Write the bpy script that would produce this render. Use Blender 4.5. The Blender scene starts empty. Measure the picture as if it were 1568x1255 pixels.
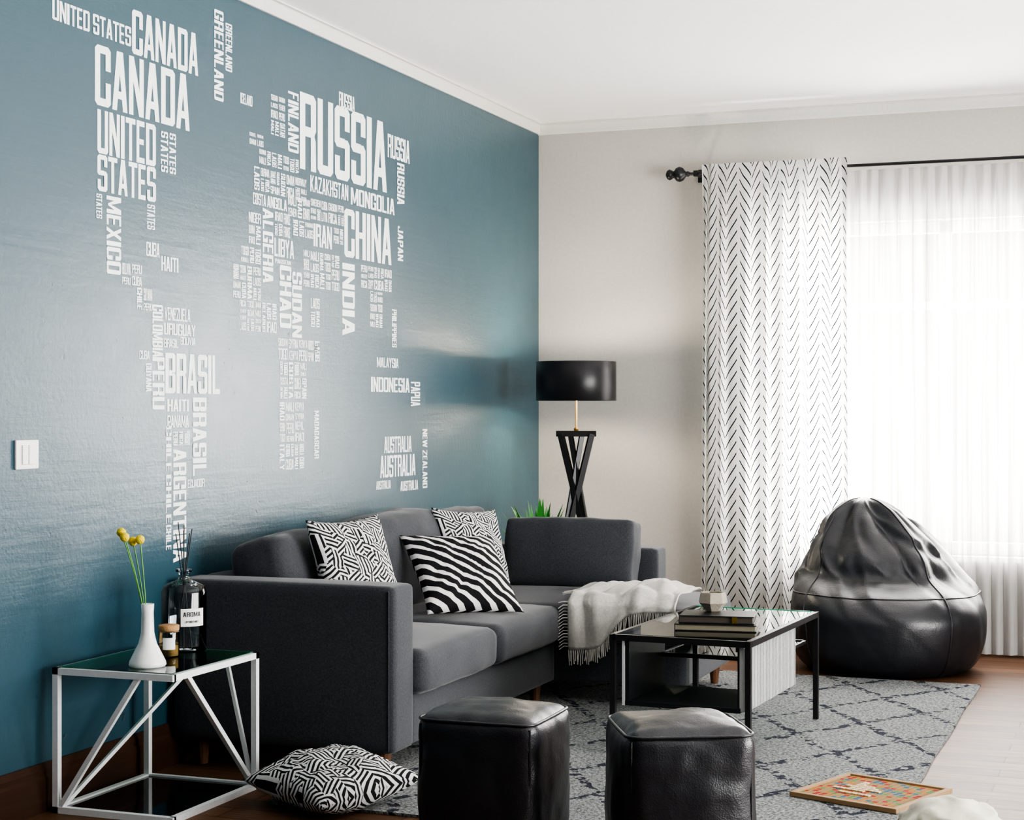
import bpy, bmesh, math, random
from mathutils import Vector, Matrix, noise
random.seed(7)
SC=bpy.context.scene
COL=SC.collection
PI=math.pi

# ---------------------------------------------------------------- helpers
def link(o):
    COL.objects.link(o); return o
def empty(name,loc=(0,0,0),rot=(0,0,0)):
    e=bpy.data.objects.new(name,None); e.location=loc; e.rotation_euler=rot; e.empty_display_size=.1
    return link(e)
def obj(name,me,mat=None,parent=None,loc=(0,0,0),rot=(0,0,0),smooth=False):
    o=bpy.data.objects.new(name,me); o.location=loc; o.rotation_euler=rot
    if mat: me.materials.append(mat)
    if parent: o.parent=parent
    if smooth:
        for p in me.polygons: p.use_smooth=True
    return link(o)
def frombm(bm,name="m"):
    bmesh.ops.recalc_face_normals(bm,faces=bm.faces)
    me=bpy.data.meshes.new(name); bm.to_mesh(me); bm.free(); return me
def addbox(bm,x0,x1,y0,y1,z0,z1):
    v=[bm.verts.new((x,y,z)) for x in(x0,x1) for y in(y0,y1) for z in(z0,z1)]
    for f in((0,1,3,2),(4,6,7,5),(0,4,5,1),(2,3,7,6),(0,2,6,4),(1,5,7,3)):
        bm.faces.new([v[i] for i in f])
def boxes(name,lst,mat,parent=None,bevel=0,loc=(0,0,0),rot=(0,0,0)):
    bm=bmesh.new()
    for b in lst: addbox(bm,*b)
    o=obj(name,frombm(bm,name),mat,parent,loc,rot)
    if bevel:
        m=o.modifiers.new("b","BEVEL"); m.width=bevel; m.segments=3; m.limit_method='ANGLE'
    return o
def beam(bm,a,b,w,h=None,up=Vector((0,0,1))):
    h=h or w; a=Vector(a); b=Vector(b); d=(b-a).normalized()
    s=d.cross(up)
    if s.length<1e-3: s=d.cross(Vector((0,1,0)))
    s.normalize(); u=s.cross(d)
    vs=[]
    for p in(a,b):
        for i,j in((-1,-1),(1,-1),(1,1),(-1,1)): vs.append(bm.verts.new(p+s*i*w/2+u*j*h/2))
    for f in((3,2,1,0),(4,5,6,7),(0,1,5,4),(1,2,6,5),(2,3,7,6),(3,0,4,7)): bm.faces.new([vs[i] for i in f])
def lathe(name,prof,mat,parent=None,loc=(0,0,0),seg=40,smooth=True,rot=(0,0,0)):
    bm=bmesh.new(); rings=[]
    for r,z in prof:
        if r<1e-5: rings.append([bm.verts.new((0,0,z))])
        else: rings.append([bm.verts.new((r*math.cos(2*PI*i/seg),r*math.sin(2*PI*i/seg),z)) for i in range(seg)])
    for A,B in zip(rings,rings[1:]):
        for i in range(seg):
            j=(i+1)%seg
            if len(A)==1 and len(B)==1: continue
            if len(A)==1: bm.faces.new((A[0],B[i],B[j]))
            elif len(B)==1: bm.faces.new((A[i],A[j],B[0]))
            else: bm.faces.new((A[i],A[j],B[j],B[i]))
    return obj(name,frombm(bm,name),mat,parent,loc,rot,smooth)
def tube(name,pts,r,mat,parent=None,cyclic=False,loc=(0,0,0),rot=(0,0,0),res=2):
    cu=bpy.data.curves.new(name,'CURVE'); cu.dimensions='3D'; cu.bevel_depth=r; cu.bevel_resolution=res
    if pts and not isinstance(pts[0][0],(list,tuple,Vector)): pts=[pts]
    for P in pts:
        s=cu.splines.new('POLY'); s.points.add(len(P)-1); s.use_cyclic_u=cyclic
        for i,p in enumerate(P): s.points[i].co=(p[0],p[1],p[2],1)
    cu.use_fill_caps=True
    cu.materials.append(mat)
    o=bpy.data.objects.new(name,cu); o.location=loc; o.rotation_euler=rot
    if parent: o.parent=parent
    link(o); return o
def puffbox(name,size,r,mat,parent=None,loc=(0,0,0),rot=(0,0,0),puff=(0,0,0),n=14,wr=0.0,seed=0,wscale=5,piping=0,pmat=None):
    """rounded, slightly inflated upholstery block centred on loc"""
    hx,hy,hz=[s/2 for s in size]
    bm=bmesh.new(); vd={}
    def mapv(p):
        q=Vector((p[0]*hx,p[1]*hy,p[2]*hz))
        c=Vector((max(-hx+r,min(hx-r,q.x)),max(-hy+r,min(hy-r,q.y)),max(-hz+r,min(hz-r,q.z))))
        d=q-c
        if d.length>1e-6: q=c+d.normalized()*r
        ux,uy,uz=q.x/hx,q.y/hy,q.z/hz
        f=lambda a,b:max(0,1-a*a)*max(0,1-b*b)
        q.x+=(ux)*puff[0]*f(uy,uz); q.y+=(uy)*puff[1]*f(ux,uz); q.z+=(uz)*puff[2]*f(ux,uy)
        if wr:
            t=Vector((q.x,q.y,q.z))*wscale+Vector((seed*3.1,seed,seed*7))
            nv=noise.noise(t)+.5*noise.noise(t*2.3)
            rid=(1-abs(noise.noise(t*1.7)*2))
            q+=Vector((ux,uy,uz)).normalized()*wr*(nv+.35*max(0,rid)**3)
        return q
    def gv(p):
        k=(round(p[0],4),round(p[1],4),round(p[2],4))
        if k not in vd: vd[k]=bm.verts.new(mapv(p))
        return vd[k]
    g=[-1+2*i/n for i in range(n+1)]
    g=[math.copysign(1-(1-abs(t))**1.5,t) if abs(t)>0 else 0. for t in g]
    for ax in range(3):
        for sg in(-1,1):
            for i in range(n):
                for j in range(n):
                    q=[]
                    for a,b in((g[i],g[j]),(g[i+1],g[j]),(g[i+1],g[j+1]),(g[i],g[j+1])):
                        p=[0,0,0]; p[ax]=sg; p[(ax+1)%3]=a; p[(ax+2)%3]=b; q.append(gv(p))
                    if len(set(q))==4:
                        try: bm.faces.new(q)
                        except ValueError: pass
    o=obj(name,frombm(bm,name),mat,parent,loc,rot,True)
    if piping:
        k=r*.31
        for zz in(hz-k,-hz+k):
            P=[];m=10
            for (sx,sy) in((1,1),(-1,1),(-1,-1),(1,-1)):
                a0=math.atan2(sy,sx)-PI/4
                for t in range(m+1):
                    a=a0+PI/2*t/m
                    P.append((sx*(hx-r)+r*math.cos(a)*.96,sy*(hy-r)+r*math.sin(a)*.96,zz))
            P2=[]
            for i in range(len(P)):
                A=Vector(P[i]);B=Vector(P[(i+1)%len(P)])
                st=8 if (B-A).length>.1 else 1
                for s in range(st):
                    q=A.lerp(B,s/st)
                    ux,uy,uz=q.x/hx,q.y/hy,q.z/hz
                    q.x+=ux*puff[0]*max(0,1-uy*uy)*(1-uz*uz); q.y+=uy*puff[1]*max(0,1-ux*ux)*(1-uz*uz)
                    P2.append(q)
            tube(name+"_piping",P2,piping,pmat or mat,o,True)
    return o

# ---------------------------------------------------------------- materials
class NT:
    def __init__(s,name):
        s.m=bpy.data.materials.new(name); s.m.use_nodes=True; s.t=s.m.node_tree
        s.b=s.t.nodes["Principled BSDF"]; s.out=s.t.nodes["Material Output"]
    def n(s,typ,**kw):
        d=s.t.nodes.new(typ)
        for k,v in kw.items(): setattr(d,k,v)
        return d
    def l(s,a,b): s.t.links.new(a,b)
    def math(s,op,a,b=None,c=None):
        d=s.n("ShaderNodeMath",operation=op)
        for i,x in enumerate((a,b,c)):
            if x is None: continue
            if isinstance(x,(int,float)): d.inputs[i].default_value=x
            else: s.l(x,d.inputs[i])
        return d.outputs[0]
    def tex(s,which="Object"):
        return s.n("ShaderNodeTexCoord").outputs[which]
    def noise(s,vec,scale,detail=4,rough=.5,dist=0):
        d=s.n("ShaderNodeTexNoise"); s.l(vec,d.inputs["Vector"]); d.inputs["Scale"].default_value=scale
        d.inputs["Detail"].default_value=detail; d.inputs["Roughness"].default_value=rough; d.inputs["Distortion"].default_value=dist
        return d.outputs["Fac"]
    def map(s,vec,scale=(1,1,1),rot=(0,0,0),loc=(0,0,0)):
        d=s.n("ShaderNodeMapping"); s.l(vec,d.inputs[0]); d.inputs["Scale"].default_value=scale; d.inputs["Rotation"].default_value=rot; d.inputs["Location"].default_value=loc
        return d.outputs[0]
    def ramp(s,fac,stops,interp='LINEAR'):
        d=s.n("ShaderNodeValToRGB"); s.l(fac,d.inputs[0]); r=d.color_ramp; r.interpolation=interp
        while len(r.elements)<len(stops): r.elements.new(.5)
        for e,(p,c) in zip(r.elements,stops):
            e.position=p; e.color=(c[0],c[1],c[2],1) if not isinstance(c,(int,float)) else (c,c,c,1)
        return d.outputs[0]
    def mix(s,fac,a,b):
        d=s.n("ShaderNodeMix",data_type='RGBA')
        for i,x in((0,fac),(6,a),(7,b)):
            if isinstance(x,(int,float)): d.inputs[i].default_value=x
            elif isinstance(x,(tuple,list)): d.inputs[i].default_value=(*x[:3],1)
            else: s.l(x,d.inputs[i])
        return d.outputs[2]
    def bump(s,h,strength=.3,dist=.01,prev=None):
        d=s.n("ShaderNodeBump"); s.l(h,d.inputs["Height"]); d.inputs["Strength"].default_value=strength; d.inputs["Distance"].default_value=dist
        if prev: s.l(prev,d.inputs["Normal"])
        s.l(d.outputs[0],s.b.inputs["Normal"]); return d.outputs[0]
    def base(s,c,rough=.5,metal=0,spec=.5):
        if isinstance(c,(tuple,list)): s.b.inputs["Base Color"].default_value=(*c[:3],1)
        else: s.l(c,s.b.inputs["Base Color"])
        s.b.inputs["Roughness"].default_value=rough; s.b.inputs["Metallic"].default_value=metal; s.b.inputs["Specular IOR Level"].default_value=spec
        return s
def plain(name,c,rough=.5,metal=0,spec=.5,bump=0,bscale=80):
    N=NT(name); v=N.tex(); f=N.noise(v,bscale,3)
    N.base(N.mix(f,[x*.9 for x in c],[min(1,x*1.08) for x in c]),rough,metal,spec)
    if bump: N.bump(f,bump,.005)
    return N.m

def mk_bluewall():
    N=NT("teal_plaster"); v=N.tex()
    f=N.noise(v,1.3,5); col=N.mix(f,(.015,.056,.080),(.023,.072,.098))
    pits=N.ramp(N.noise(v,30,2),[(.70,0.),(.74,1.)])
    pm=N.ramp(N.noise(v,2.2,2),[(.5,0.),(.6,1.)]); pits=N.math('MULTIPLY',pits,pm)
    cn=N.n("ShaderNodeTexVoronoi",feature='DISTANCE_TO_EDGE'); w=N.n("ShaderNodeVectorMath",operation='ADD')
    nz=N.n("ShaderNodeTexNoise"); N.l(v,nz.inputs["Vector"]); nz.inputs["Scale"].default_value=6
    N.l(v,w.inputs[0]); N.l(nz.outputs["Color"],w.inputs[1]); N.l(w.outputs[0],cn.inputs["Vector"]); cn.inputs["Scale"].default_value=1.7
    cr_=N.math('MULTIPLY',N.math('LESS_THAN',cn.outputs["Distance"],.004),N.ramp(N.noise(v,1.7,2),[(.56,0.),(.6,1.)]))
    dk=N.math('MAXIMUM',pits,cr_)
    N.base(N.mix(N.math('MULTIPLY',dk,.6),col,(.008,.028,.04)),.36,0,.9)
    h1=N.noise(v,48,4,.65); h2=N.noise(N.map(v,(1,1.2,16)),1.7,4,.55,.4)
    h3=N.noise(v,7,5,.6)
    h=N.math('ADD',N.math('MULTIPLY',h1,.45),N.math('ADD',N.math('MULTIPLY',h2,.65),N.math('MULTIPLY',h3,.2)))
    h=N.math('SUBTRACT',h,N.math('MULTIPLY',dk,.7))
    N.bump(h,.24,.010)
    r=N.math('ADD',N.math('MULTIPLY',h3,.12),.31); N.l(r,N.b.inputs["Roughness"])
    N.b.inputs["Coat Weight"].default_value=.20; N.b.inputs["Coat Roughness"].default_value=.38
    return N.m
def mk_wood_floor():
    N=NT("oak_parquet"); v=N.tex()
    br=N.n("ShaderNodeTexBrick"); N.l(v,br.inputs["Vector"])
    br.inputs["Color1"].default_value=(.100,.050,.026,1); br.inputs["Color2"].default_value=(.20,.105,.056,1); br.inputs["Mortar"].default_value=(.02,.010,.006,1)
    br.inputs["Scale"].default_value=1; br.inputs["Brick Width"].default_value=1.1; br.inputs["Row Height"].default_value=.12; br.inputs["Mortar Size"].default_value=.0026; br.inputs["Bias"].default_value=0
    g=N.noise(N.map(v,(1.5,30,1)),3,6,.6,.6)
    col=N.mix(N.math('MULTIPLY',g,.8),br.outputs["Color"],(.058,.028,.015))
    N.base(col,.4,0,.14); N.l(N.math('ADD',N.math('MULTIPLY',g,.25),.36),N.b.inputs["Roughness"])
    N.bump(N.math('SUBTRACT',N.math('MULTIPLY',g,.3),br.outputs["Fac"]),.3,.002); return N.m
def mk_wood(name,c1,c2,rough=.45,scale=(1,12,12)):
    N=NT(name); v=N.tex(); g=N.noise(N.map(v,scale),5,6,.6,.8)
    N.base(N.mix(g,c1,c2),rough,0,.3); N.bump(g,.15,.003); return N.m
def mk_fabric(name,c,scale=260,b=.35,sheen=.3,rough=.9,con=.3):
    N=NT(name); v=N.tex(); f=N.noise(v,scale,3,.7)
    c1=[x*(1-con) for x in c]; c2=[min(1,x*(1+con)) for x in c]
    N.base(N.mix(N.ramp(f,[(.3,0.),(.7,1.)]),c1,c2),rough,0,.25)
    N.b.inputs["Sheen Weight"].default_value=sheen; N.b.inputs["Sheen Roughness"].default_value=.4
    N.bump(f,b,.003); return N.m
def mk_leather():
    N=NT("black_leather"); v=N.tex()
    vo=N.n("ShaderNodeTexVoronoi"); N.l(v,vo.inputs["Vector"]); vo.inputs["Scale"].default_value=230
    f=N.noise(v,8,4,.6)
    N.base((.015,.016,.020),.34,0,.6); N.l(N.math('ADD',N.math('MULTIPLY',f,.20),.27),N.b.inputs["Roughness"])
    b=N.bump(vo.outputs["Distance"],.2,.002); N.bump(N.noise(v,14,3,.5,.5),.22,.010,b); return N.m
def mk_maze():
    N=NT("maze_print_cotton"); uv=N.tex("UV")
    vo=N.n("ShaderNodeTexVoronoi"); N.l(uv,vo.inputs["Vector"]); vo.inputs["Scale"].default_value=11
    sp=N.n("ShaderNodeSeparateColor"); N.l(vo.outputs["Color"],sp.inputs[0])
    ang=N.math('MULTIPLY',N.math('FLOOR',N.math('MULTIPLY',sp.outputs[0],3.0)),PI/3)
    xy=N.n("ShaderNodeSeparateXYZ"); N.l(uv,xy.inputs[0])
    d=N.math('ADD',N.math('MULTIPLY',xy.outputs[0],N.math('COSINE',ang)),N.math('MULTIPLY',xy.outputs[1],N.math('SINE',ang)))
    s=N.math('SINE',N.math('MULTIPLY',d,2*PI*26))
    m=N.math('GREATER_THAN',s,.0)
    N.base(N.mix(m,(.68,.68,.67),(.014,.014,.016)),.85,0,.2); N.bump(N.noise(uv,160,2),.3,.002); return N.m
def mk_stripe():
    N=NT("striped_cotton"); uv=N.tex("UV"); xy=N.n("ShaderNodeSeparateXYZ"); N.l(uv,xy.inputs[0])
    d=N.math('ADD',N.math('MULTIPLY',xy.outputs[0],.80),N.math('MULTIPLY',xy.outputs[1],1.0))
    m=N.math('GREATER_THAN',N.math('FRACT',N.math('MULTIPLY',d,7.4)),.40)
    N.base(N.mix(m,(.72,.71,.69),(.012,.012,.014)),.85,0,.2); N.bump(N.noise(uv,160,2),.3,.002); return N.m
def mk_herring():
    N=NT("herringbone_curtain_cloth"); uv=N.tex("UV"); xy=N.n("ShaderNodeSeparateXYZ"); N.l(uv,xy.inputs[0])
    U,V=xy.outputs[0],xy.outputs[1]
    cu=N.math('DIVIDE',U,.165); fr=N.math('FRACT',cu)
    tri=N.math('ABSOLUTE',N.math('SUBTRACT',fr,.5))
    jit=N.n("ShaderNodeTexWhiteNoise",noise_dimensions='1D'); N.l(N.math('FLOOR',N.math('MULTIPLY',cu,2)),jit.inputs["W"])
    vv=N.math('ADD',N.math('SUBTRACT',V,N.math('MULTIPLY',tri,.25)),N.math('MULTIPLY',jit.outputs["Value"],.03))
    line=N.math('LESS_THAN',N.math('FRACT',N.math('DIVIDE',vv,.062)),.18)
    gap=N.math('MULTIPLY',N.math('GREATER_THAN',tri,.02),N.math('LESS_THAN',tri,.44))
    m=N.math('MULTIPLY',line,gap)
    c=N.mix(m,(.62,.61,.59),(.010,.012,.018))
    N.t.nodes.remove(N.b)
    d=N.n("ShaderNodeBsdfDiffuse"); t=N.n("ShaderNodeBsdfTranslucent"); x=N.n("ShaderNodeMixShader"); x.inputs[0].default_value=.34
    N.l(c,d.inputs[0]); N.l(c,t.inputs[0]); N.l(d.outputs[0],x.inputs[1]); N.l(t.outputs[0],x.inputs[2]); N.l(x.outputs[0],N.out.inputs[0]); return N.m
def mk_sheer():
    N=NT("sheer_voile"); uv=N.tex("UV"); N.t.nodes.remove(N.b)
    f=N.noise(N.map(uv,(45,.6,1)),1,4,.6)
    k=N.ramp(f,[(.32,0.),(.68,1.)])
    d=N.n("ShaderNodeBsdfDiffuse"); d.inputs[0].default_value=(.66,.65,.64,1)
    t=N.n("ShaderNodeBsdfTranslucent"); N.l(N.mix(k,(.12,.118,.115),(.44,.43,.42)),t.inputs[0])
    tr=N.n("ShaderNodeBsdfTransparent"); tr.inputs[0].default_value=(.95,.95,.95,1)
    a=N.n("ShaderNodeMixShader"); a.inputs[0].default_value=.34; N.l(d.outputs[0],a.inputs[1]); N.l(t.outputs[0],a.inputs[2])
    b=N.n("ShaderNodeMixShader"); N.l(N.math('ADD',N.math('MULTIPLY',k,.26),.006),b.inputs[0])
    N.l(a.outputs[0],b.inputs[1]); N.l(tr.outputs[0],b.inputs[2]); N.l(b.outputs[0],N.out.inputs[0]); return N.m
def mk_rug():
    N=NT("grey_diamond_rug_pile"); v=N.tex(); xy=N.n("ShaderNodeSeparateXYZ")
    w=N.n("ShaderNodeVectorMath",operation='ADD'); nz=N.n("ShaderNodeTexNoise"); N.l(v,nz.inputs["Vector"]); nz.inputs["Scale"].default_value=9
    sc=N.n("ShaderNodeVectorMath",operation='SCALE'); N.l(nz.outputs["Color"],sc.inputs[0]); sc.inputs["Scale"].default_value=.07
    N.l(v,w.inputs[0]); N.l(sc.outputs[0],w.inputs[1]); N.l(w.outputs[0],xy.inputs[0])
    X=N.math('DIVIDE',xy.outputs[0],.40); Y=N.math('DIVIDE',xy.outputs[1],.62)
    def ln(e): return N.math('LESS_THAN',N.math('ABSOLUTE',N.math('SUBTRACT',N.math('FRACT',e),.5)),.055)
    L=N.math('MAXIMUM',ln(N.math('ADD',X,Y)),ln(N.math('SUBTRACT',X,Y)))
    brk=N.math('GREATER_THAN',N.noise(v,34,3),.50)
    L=N.math('MULTIPLY',L,brk)
    f=N.noise(v,90,4,.8)
    g=N.mix(N.ramp(f,[(.38,0.),(.62,1.)]),(.08,.09,.10),(.50,.51,.50))
    N.base(N.mix(N.math('MULTIPLY',L,.88),g,(.02,.024,.045)),.95,0,.1)
    N.bump(N.math('SUBTRACT',f,N.math('MULTIPLY',L,.3)),1.0,.016); return N.m
def mk_glass(name,c,rough=.02):
    """thin sheet glass: tinted see-through plus surface reflection"""
    N=NT(name); N.t.nodes.remove(N.b)
    tr=N.n("ShaderNodeBsdfTransparent"); tr.inputs[0].default_value=(*c,1)
    gl=N.n("ShaderNodeBsdfGlossy"); gl.inputs[0].default_value=(1,1,1,1); gl.inputs["Roughness"].default_value=rough
    fr=N.n("ShaderNodeFresnel"); fr.inputs[0].default_value=1.5
    x=N.n("ShaderNodeMixShader"); N.l(fr.outputs[0],x.inputs[0]); N.l(tr.outputs[0],x.inputs[1]); N.l(gl.outputs[0],x.inputs[2]); N.l(x.outputs[0],N.out.inputs[0]); return N.m
def mk_board():
    N=NT("board_game_print"); v=N.tex()
    sc=N.n("ShaderNodeVectorMath",operation='SCALE'); N.l(v,sc.inputs[0]); sc.inputs["Scale"].default_value=15/.34
    xy=N.n("ShaderNodeSeparateXYZ"); N.l(sc.outputs[0],xy.inputs[0])
    cb=N.n("ShaderNodeCombineXYZ"); N.l(N.math('FLOOR',xy.outputs[0]),cb.inputs[0]); N.l(N.math('FLOOR',xy.outputs[1]),cb.inputs[1])
    wn=N.n("ShaderNodeTexWhiteNoise",noise_dimensions='2D'); N.l(cb.outputs[0],wn.inputs["Vector"])
    c=N.ramp(wn.outputs["Value"],[(0,(.24,.15,.07)),(.36,(.28,.025,.018)),(.52,(.03,.10,.17)),(.66,(.34,.13,.025)),(.84,(.08,.17,.06))],'CONSTANT')
    e=N.math('MINIMUM',N.math('FRACT',xy.outputs[0]),N.math('FRACT',xy.outputs[1])); N.base(N.mix(N.math('LESS_THAN',e,.15),c,(.30,.21,.11)),.8,0,.05); return N.m

M_blue=mk_bluewall()
M_white_letters=plain("white_vinyl",(.80,.82,.82),.6)
M_wall=plain("warm_grey_paint",(.45,.43,.40),.8,bump=.08,bscale=60)
M_ceil=plain("white_ceiling_paint",(.95,.945,.935),.85)
M_crown=plain("cream_moulding_paint",(.62,.61,.58),.6)
M_floor=mk_wood_floor()
M_base=mk_wood("dark_stained_skirting",(.028,.013,.008),(.055,.026,.014),.4,(12,1,12))
M_sofa=mk_fabric("charcoal_sofa_fabric",(.048,.051,.058),200,.4,.24)
M_leather=mk_leather()
M_maze=mk_maze(); M_stripe=mk_stripe(); M_herr=mk_herring(); M_sheer=mk_sheer(); M_rug=mk_rug()
M_black=plain("black_powder_coat",(.018,.018,.02),.35,.3)
M_wht_metal=plain("white_powder_coat",(.74,.76,.77),.35)
M_gglass=mk_glass("green_tinted_glass",(.55,.80,.70),.01)
M_gedge=plain("green_glass_edge",(.02,.26,.14),.2)
M_dglass=plain("black_glass",(.006,.008,.010),.06,0,.6)
M_satin=plain("black_satin_panel",(.010,.011,.013),.45,0,.3)
M_cglass=mk_glass("clear_glass",(.90,.96,.97),.01)
M_bottle=mk_glass("blue_tinted_glass",(.90,.96,.98),.01)
M_ceramic=plain("white_ceramic",(.78,.78,.77),.3)
M_cork=plain("cork",(.42,.24,.11),.85,bump=.5,bscale=200)
M_gold=plain("brass",(.45,.28,.06),.35,1)
M_yellow=plain("yellow_flower",(.80,.62,.04),.9,bump=.8,bscale=300)
M_green=plain("green_stem",(.12,.32,.05),.5)
M_leaf=plain("plant_leaf",(.04,.20,.03),.4)
M_throw=mk_fabric("cream_wool_throw",(.45,.435,.405),90,.4,.2,con=.12)
M_cloth=mk_fabric("ivory_cotton",(.58,.56,.47),60,.3,.1,con=.06)
M_conc=plain("concrete",(.30,.27,.22),.85,bump=.4,bscale=120)
M_ribs=plain("pale_grey_lacquer",(.46,.47,.47),.4)
M_paper=plain("label_paper",(.78,.78,.76),.7)
M_ink=plain("black_ink",(.02,.02,.02),.6)
M_foot=mk_wood("brown_wood_foot",(.09,.04,.02),(.14,.07,.035))
M_board=mk_board()
M_boardwood=mk_wood("board_frame_wood",(.24,.15,.075),(.33,.22,.12),.7)
M_tile=plain("maple_tile",(.46,.35,.20),.7)
M_lampin=plain("lamp_shade_lining",(.75,.70,.60),.6)
M_frame=plain("white_window_frame",(.75,.75,.74),.4)

# ---------------------------------------------------------------- room shell
BX,BY,H=5.2,9.017,2.86
boxes("floor",[(-.2,BX+.2,-1.6,BY+.25,-.12,0)],M_floor)
boxes("ceiling",[(-.2,BX+.2,-1.6,BY+.25,H,H+.12)],M_ceil)
bm=bmesh.new(); addbox(bm,-.2,0,-1.6,BY+.25,0,H)
obj("wall_left",frombm(bm),M_blue)
WX0,WX1,WZ0,WZ1=1.40,3.05,.50,2.24
boxes("wall_back",[(0,WX0,BY,BY+.25,0,H),(WX1,BX,BY,BY+.25,0,H),(WX0,WX1,BY,BY+.25,0,WZ0),(WX0,WX1,BY,BY+.25,WZ1,H)],M_wall)
RY0,RY1,RZ0,RZ1=2.8,6.6,.35,2.35
boxes("wall_right",[(BX,BX+.2,-1.6,RY0,0,H),(BX,BX+.2,RY1,BY+.25,0,H),(BX,BX+.2,RY0,RY1,0,RZ0),(BX,BX+.2,RY0,RY1,RZ1,H)],M_wall)
fr=[]
fx=[WX0,WX0+(WX1-WX0)/2-.03,WX1-.06]
for x in fx: fr.append((x,x+.06,BY+.10,BY+.17,WZ0,WZ1))
fr+= [(WX0,WX1,BY+.10,BY+.17,WZ0,WZ0+.06),(WX0,WX1,BY+.10,BY+.17,WZ1-.06,WZ1),(WX0,WX1,BY+.11,BY+.16,1.78,1.82),(WX0-.03,WX1+.03,BY-.06,BY+.1,WZ0-.03,WZ0)]
boxes("window_1",fr,M_frame,bevel=.004)
fr=[]
for i in range(4):
    y=RY0+(RY1-RY0-.06)*i/3; fr.append((BX+.07,BX+.13,y,y+.06,RZ0,RZ1))
fr+=[(BX+.07,BX+.13,RY0,RY1,RZ0,RZ0+.06),(BX+.07,BX+.13,RY0,RY1,RZ1-.06,RZ1)]
boxes("window_2",fr,M_frame,bevel=.004)
def extr(name,prof,p0,p1,inward,mat):
    bm=bmesh.new(); inw=Vector(inward); R=[]
    for P in(p0,p1): R.append([bm.verts.new(Vector(P)+inw*a+Vector((0,0,b))) for a,b in prof])
    for i in range(len(prof)):
        j=(i+1)%len(prof); bm.faces.new((R[0][i],R[0][j],R[1][j],R[1][i]))
    obj(name,frombm(bm),mat)
def crown(name,p0,p1,inward,drop=.06,out=.05):
    prof=[(0,0),(0,-drop),(.010,-drop),(.012,-drop+.010)]
    for i in range(7):
        a=PI/2*i/6; prof.append((.012+(out-.022)*(1-math.cos(a)),-drop+.010+(drop-.018)*math.sin(a)))
    prof+=[(out,-.008),(out,0)]
    extr(name,prof,p0,p1,inward,M_crown)
crown("trim_1",(0,-1.6,H),(0,BY,H),(1,0,0),.058,.035)
crown("trim_2",(0,BY,H),(BX,BY,H),(0,-1,0),.062,.045)
def skirt(name,p0,p1,inward,mat,h=.15):
    extr(name,[(0,0),(.022,0),(.022,h-.045),(.016,h-.035),(.016,h-.02),(.008,h),(0,h)],p0,p1,inward,mat)
skirt("baseboard_left",(0,-1.6,0),(0,BY,0),(1,0,0),M_base)
skirt("baseboard_back",(.022,BY,0),(BX,BY,0),(0,-1,0),M_crown,.10)

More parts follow.
